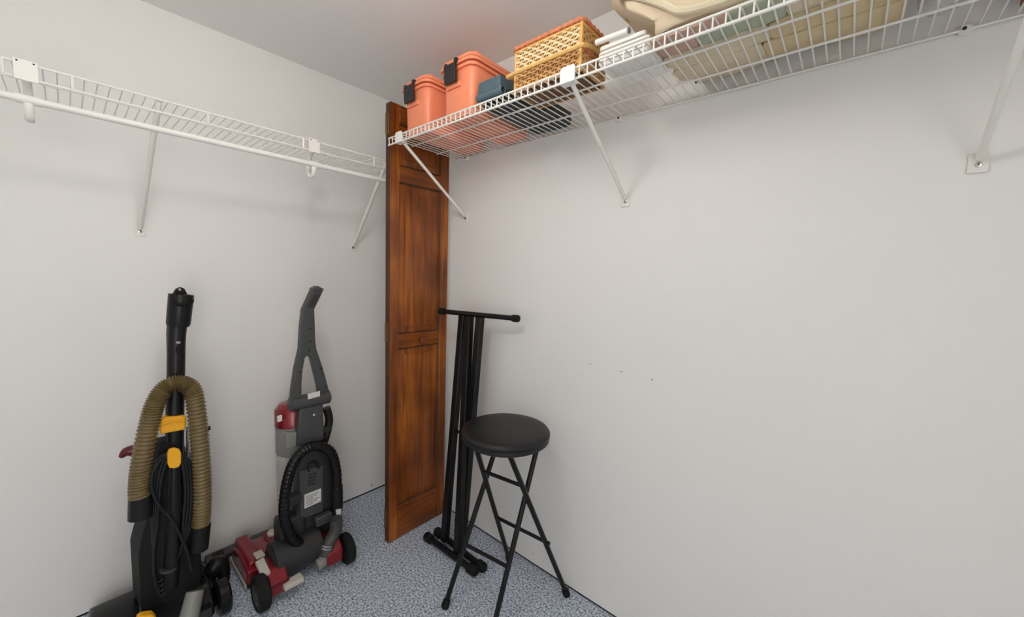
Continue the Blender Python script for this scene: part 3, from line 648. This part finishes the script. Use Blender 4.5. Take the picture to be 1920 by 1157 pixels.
# beige pedals
q = PR([(0.345, -0.885, 0.125), (0.425, -0.885, 0.110), (0.425, -0.855, 0.110), (0.345, -0.855, 0.130)], (0, 0, 0.014)); obj('tool_pedal', q, 'beige_plastic', t, bevel=0.003)
obj('tool_pedal_lip', PR([(0.28, -0.875, 0.128), (0.33, -0.875, 0.132), (0.33, -0.845, 0.132), (0.28, -0.845, 0.128)], (0, 0, 0.008)), 'beige_plastic', t, bevel=0.002)
q = PR([(0.44, -0.825, 0.052), (0.474, -0.822, 0.046), (0.474, -0.752, 0.046), (0.44, -0.752, 0.052)], (0, 0, 0.020)); obj('recline_pedal', q, 'beige_plastic', t, bevel=0.004)
obj('knob', L(onx(510, 998, 0.25), (0, 0, 1), [(0.016, -0.01), (0.018, 0.002), (0.014, 0.008), (0, 0.009)], n=16), 'beige_plastic', t)

# ------------------------------------------------------------------ black and yellow upright vacuum
t = thing('upright_vacuum', (0.22, -1.12, 0), 'black and yellow upright vacuum with olive ribbed hose, nearest the camera', 'vacuum')
WX = 0.255
wand = OX(WX, (327, 880), (328, 780), (330, 700), (331, 640), (334, 600), (338, 570), (340, 556))
wd = obj('wand', T(wand, [0.026, 0.026, 0.0255, 0.0255, 0.027, 0.031, 0.033], n=20, sub=4), 'black_plastic', t)
a, b_ = OX(WX, (334, 612), (340, 552))
obj('wand_socket', L(a, b_ - a, [(0.030, 0), (0.034, 0.01), (0.0355, 0.10), (0.0355, (b_ - a).length), (0.029, (b_ - a).length), (0.029, 0.09), (0, 0.09)], n=24), 'black_plastic', wd)
obj('socket_cap', PR(OX(WX - 0.006, (322, 566), (324, 552), (330, 542), (338, 538), (346, 541), (351, 550), (352, 566)), (-0.024, 0, 0)), 'black_gloss', wd, bevel=0.004, bseg=3)
obj('cap_hole', L(onx(337, 543, WX - 0.0065), (1, 0, 0), [(0.005, 0), (0.004, 0.002)], n=10), 'steel', wd)
m0 = onx(341, 562, WX + 0.012); md_ = Vector((0.55, 0.12, 0.83))
obj('socket_mouth', L(m0 - md_ * 0.03, md_, [(0.030, 0), (0.0335, 0.034), (0.0300, 0.036), (0.0285, 0.010), (0, 0.010)], n=24), 'black_rubber', wd)
obj('socket_lever', T(OX(WX + 0.01, (346, 556), (353, 556), (358, 560)), [0.009, 0.008, 0.006], n=8, sub=2), 'black_plastic', wd)
obj('wand_ridge', T(OX(WX - 0.01, (320, 590), (318, 625), (317, 660)), [0.008, 0.009, 0.006], n=8, sub=3), 'black_plastic', wd)
obj('wand_button', PR(OX(WX + 0.024, (329, 640), (338, 640), (337, 644), (330, 644)), (0.006, 0, 0)), 'steel', wd)
obj('wand_slot', PR(OX(WX + 0.024, (329, 650), (336, 650), (335, 662), (329, 662)), (0.003, 0, 0)), 'black_gap', wd)
obj('hose', T(OX(0.300, (264, 962), (261, 915), (266, 865), (279, 800), (292, 755), (312, 726), (340, 719), (362, 735), (371, 790), (376, 850), (379, 910), (378, 965), (374, 1005)), lambda f: 0.0258 + 0.0032 * math.sin(f * 2 * math.pi * 105), n=16, sub=54), 'hose_olive', t, smooth=80)
obj('hose_cuff', T(OX(0.300, (264, 930), (263, 970)), 0.031, n=16), 'black_plastic', t)
obj('hose_cuff_tab', T(OX(0.300, (250, 945), (249, 970)), 0.008, n=8), 'black_plastic', t)
obj('hose_cuff', T(OX(0.300, (377, 985), (372, 1030)), 0.030, n=16), 'black_plastic', t)
# tower
q = BM()
def sec(x, y0, y1, x0): return [(x0, y0), (x, y0 + 0.01), (x + 0.02, (y0 + y1) / 2), (x, y1 - 0.01), (x0, y1)]
lv = [(0.10, 0.285, -1.215, -1.03, 0.13), (0.30, 0.28, -1.215, -1.03, 0.13), (0.36, 0.275, -1.205, -1.04, 0.15), (0.50, 0.265, -1.165, -1.055, 0.17), (0.62, 0.262, -1.155, -1.06, 0.19), (0.68, 0.258, -1.145, -1.07, 0.20)]
loft(q, [[(x, y, z) for x, y in sec(xb, y0, y1, x0)] for z, xb, y0, y1, x0 in lv])
obj('tower', q, 'black_rubber', t, bevel=0.006, smooth=50)
clipm = PR(OX(0.288, (301, 789), (306, 783), (345, 779), (350, 784), (348, 806), (300, 815)), (-0.03, 0, 0)); obj('wand_clip', clipm, 'yellow', t, bevel=0.005, bseg=3)
obj('clip_ridge', T(OX(0.290, (304, 796), (315, 792), (333, 789), (346, 789)), 0.004, n=8, sub=3), 'yellow', t)
obj('cord_hook', PR(OX(0.318, (314, 850), (317, 843), (327, 840), (337, 843), (340, 850), (340, 868), (336, 876), (327, 879), (318, 878), (314, 870)), (-0.012, 0, 0)), 'yellow', t, bevel=0.003, bseg=3)
obj('cord_hook_stem', T([onx(327, 861, 0.308), onx(327, 861, 0.265)], 0.010, n=10), 'black_plastic', t)
# cord loops
def loop(dx, dy, X, ybot, wid): return OX(X, (327 + dx, 846 + dy), (303 - wid + dx, 862), (292 - wid, 910), (290 - wid * 0.6, 980), (288, 1040), (290, 1085), (300, ybot), (312, ybot - 14), (318, 1070), (340, 1030), (352 + wid, 980), (356 + wid, 920), (350 + wid, 868), (327 + dx, 846 + dy))
cz = [obj('cord_coil', T(loop(k * 0.5, -k, 0.300 + 0.003 * k, 1090 + 9 * k, 8 - 5.5 * k), 0.0043, n=8, sub=6), 'cord', t) for k in range(4)]
obj('cord', T(OX(0.322, (303, 860), (287, 885), (285, 920), (300, 950), (320, 972), (336, 1000), (352, 1040), (358, 1070)), 0.0042, n=8, sub=6), 'cord', t)
obj('lower_cord_hook', PR(OX(0.312, (312, 964), (330, 960), (333, 970), (316, 975)), (-0.03, 0, 0)), 'black_gloss', t, bevel=0.003)
obj('spine', T(OX(0.295, (327, 862), (326, 960), (322, 1060), (318, 1100)), [0.012, 0.02, 0.024, 0.024], n=14, sub=3), 'black_plastic', t)
obj('spine_band', T(OX(0.303, (316, 1064), (315.6, 1068)), 0.025, n=14), 'charcoal', t)
# dirt cup in front of the tower
obj('dirt_cup', L((0.145, -1.115, 0.33), (0, 0, 1), [(0.072, 0), (0.078, 0.01), (0.080, 0.24), (0.07, 0.26)], n=28), 'purple', t)
obj('cup_base', L((0.145, -1.115, 0.25), (0, 0, 1), [(0.07, 0), (0.079, 0.02), (0.079, 0.08)], n=28), 'black_gloss', t)
ka = onx(252, 848, 0.16); kb = onx(226, 852, 0.16)
obj('cup_handle', T(OX(0.16, (268, 846), (250, 845), (236, 848), (226, 858)), [0.022, 0.02, 0.016, 0.006], n=10, sub=3), 'maroon', t)
obj('side_lever', T(OX(0.22, (372, 830), (382, 808), (394, 802)), [0.009, 0.008, 0.009], n=8, sub=2), 'black_plastic', t)
obj('side_rod', T(OX(0.24, (351, 800), (352, 840), (349, 880)), 0.004, n=8), 'steel', t)
# base
q = BM(); loft(q, [[(x, y, z) for x, z in ((0.30, 0.02), (0.30, 0.075), (0.20, 0.095), (0.07, 0.065), (0.05, 0.035), (0.05, 0.015))] for y in (-1.325, -1.31, -1.01, -1.0)])
bs = obj('nozzle_base', q, 'black_gloss', t, bevel=0.01, bseg=3)
obj('base_sole', B(0.06, 0.30, -1.31, -1.01, 0.002, 0.02), 'black_plastic', bs, bevel=0.002)
q = BM(); loft(q, [[(x, y, z) for x, z in ((0.37, 0.02), (0.37, 0.07), (0.33, 0.105), (0.24, 0.115), (0.24, 0.02))] for y in (-1.21, -1.20, -1.03, -1.02)])
obj('motor_housing', q, 'black_plastic', t, bevel=0.012, bseg=3)
for y0, y1 in ((-1.262, -1.222), (-1.012, -0.972)):
    obj('wheel', L((0.345, y0, 0.062), (0, 1, 0), [(0.0, 0), (0.054, 0.0), (0.062, 0.006), (0.062, 0.034), (0.054, 0.04), (0, 0.04)], n=32), 'black_gloss', t)
a, b_ = onx(352, 1168, 0.385), onx(366, 1108, 0.345)
obj('air_duct', T([a, b_], [0.030, 0.026], n=18), 'grey_plastic', t)
obj('pedal', PR(OX(0.375, (255, 1152), (264, 1146), (284, 1143), (291, 1150), (291, 1175), (255, 1175)), (0.03, 0, 0)), 'yellow', t, bevel=0.004)
q = T(OX(0.20, (388, 1088), (402, 1062), (414, 1058)) + [onx(420, 1085, 0.22), onx(408, 1120, 0.25)], [0.028, 0.03, 0.028, 0.02, 0.015], n=12, sub=4); obj('side_yoke', q, 'black_plastic', t)

# ------------------------------------------------------------------ loose wand on the floor along the left wall
t = thing('vacuum_wand', (0.034, -0.9, 0), 'long black vacuum wand lying on carpet along the left wall', 'wand')
obj('wand_tube', T([(0.034, -0.985, 0.026), (0.034, -0.66, 0.026)], 0.025, n=18), 'charcoal', t)
obj('wand_joint', T([(0.040, -0.965, 0.026), (0.040, -0.925, 0.026)], 0.0275, n=18), 'black_plastic', t)
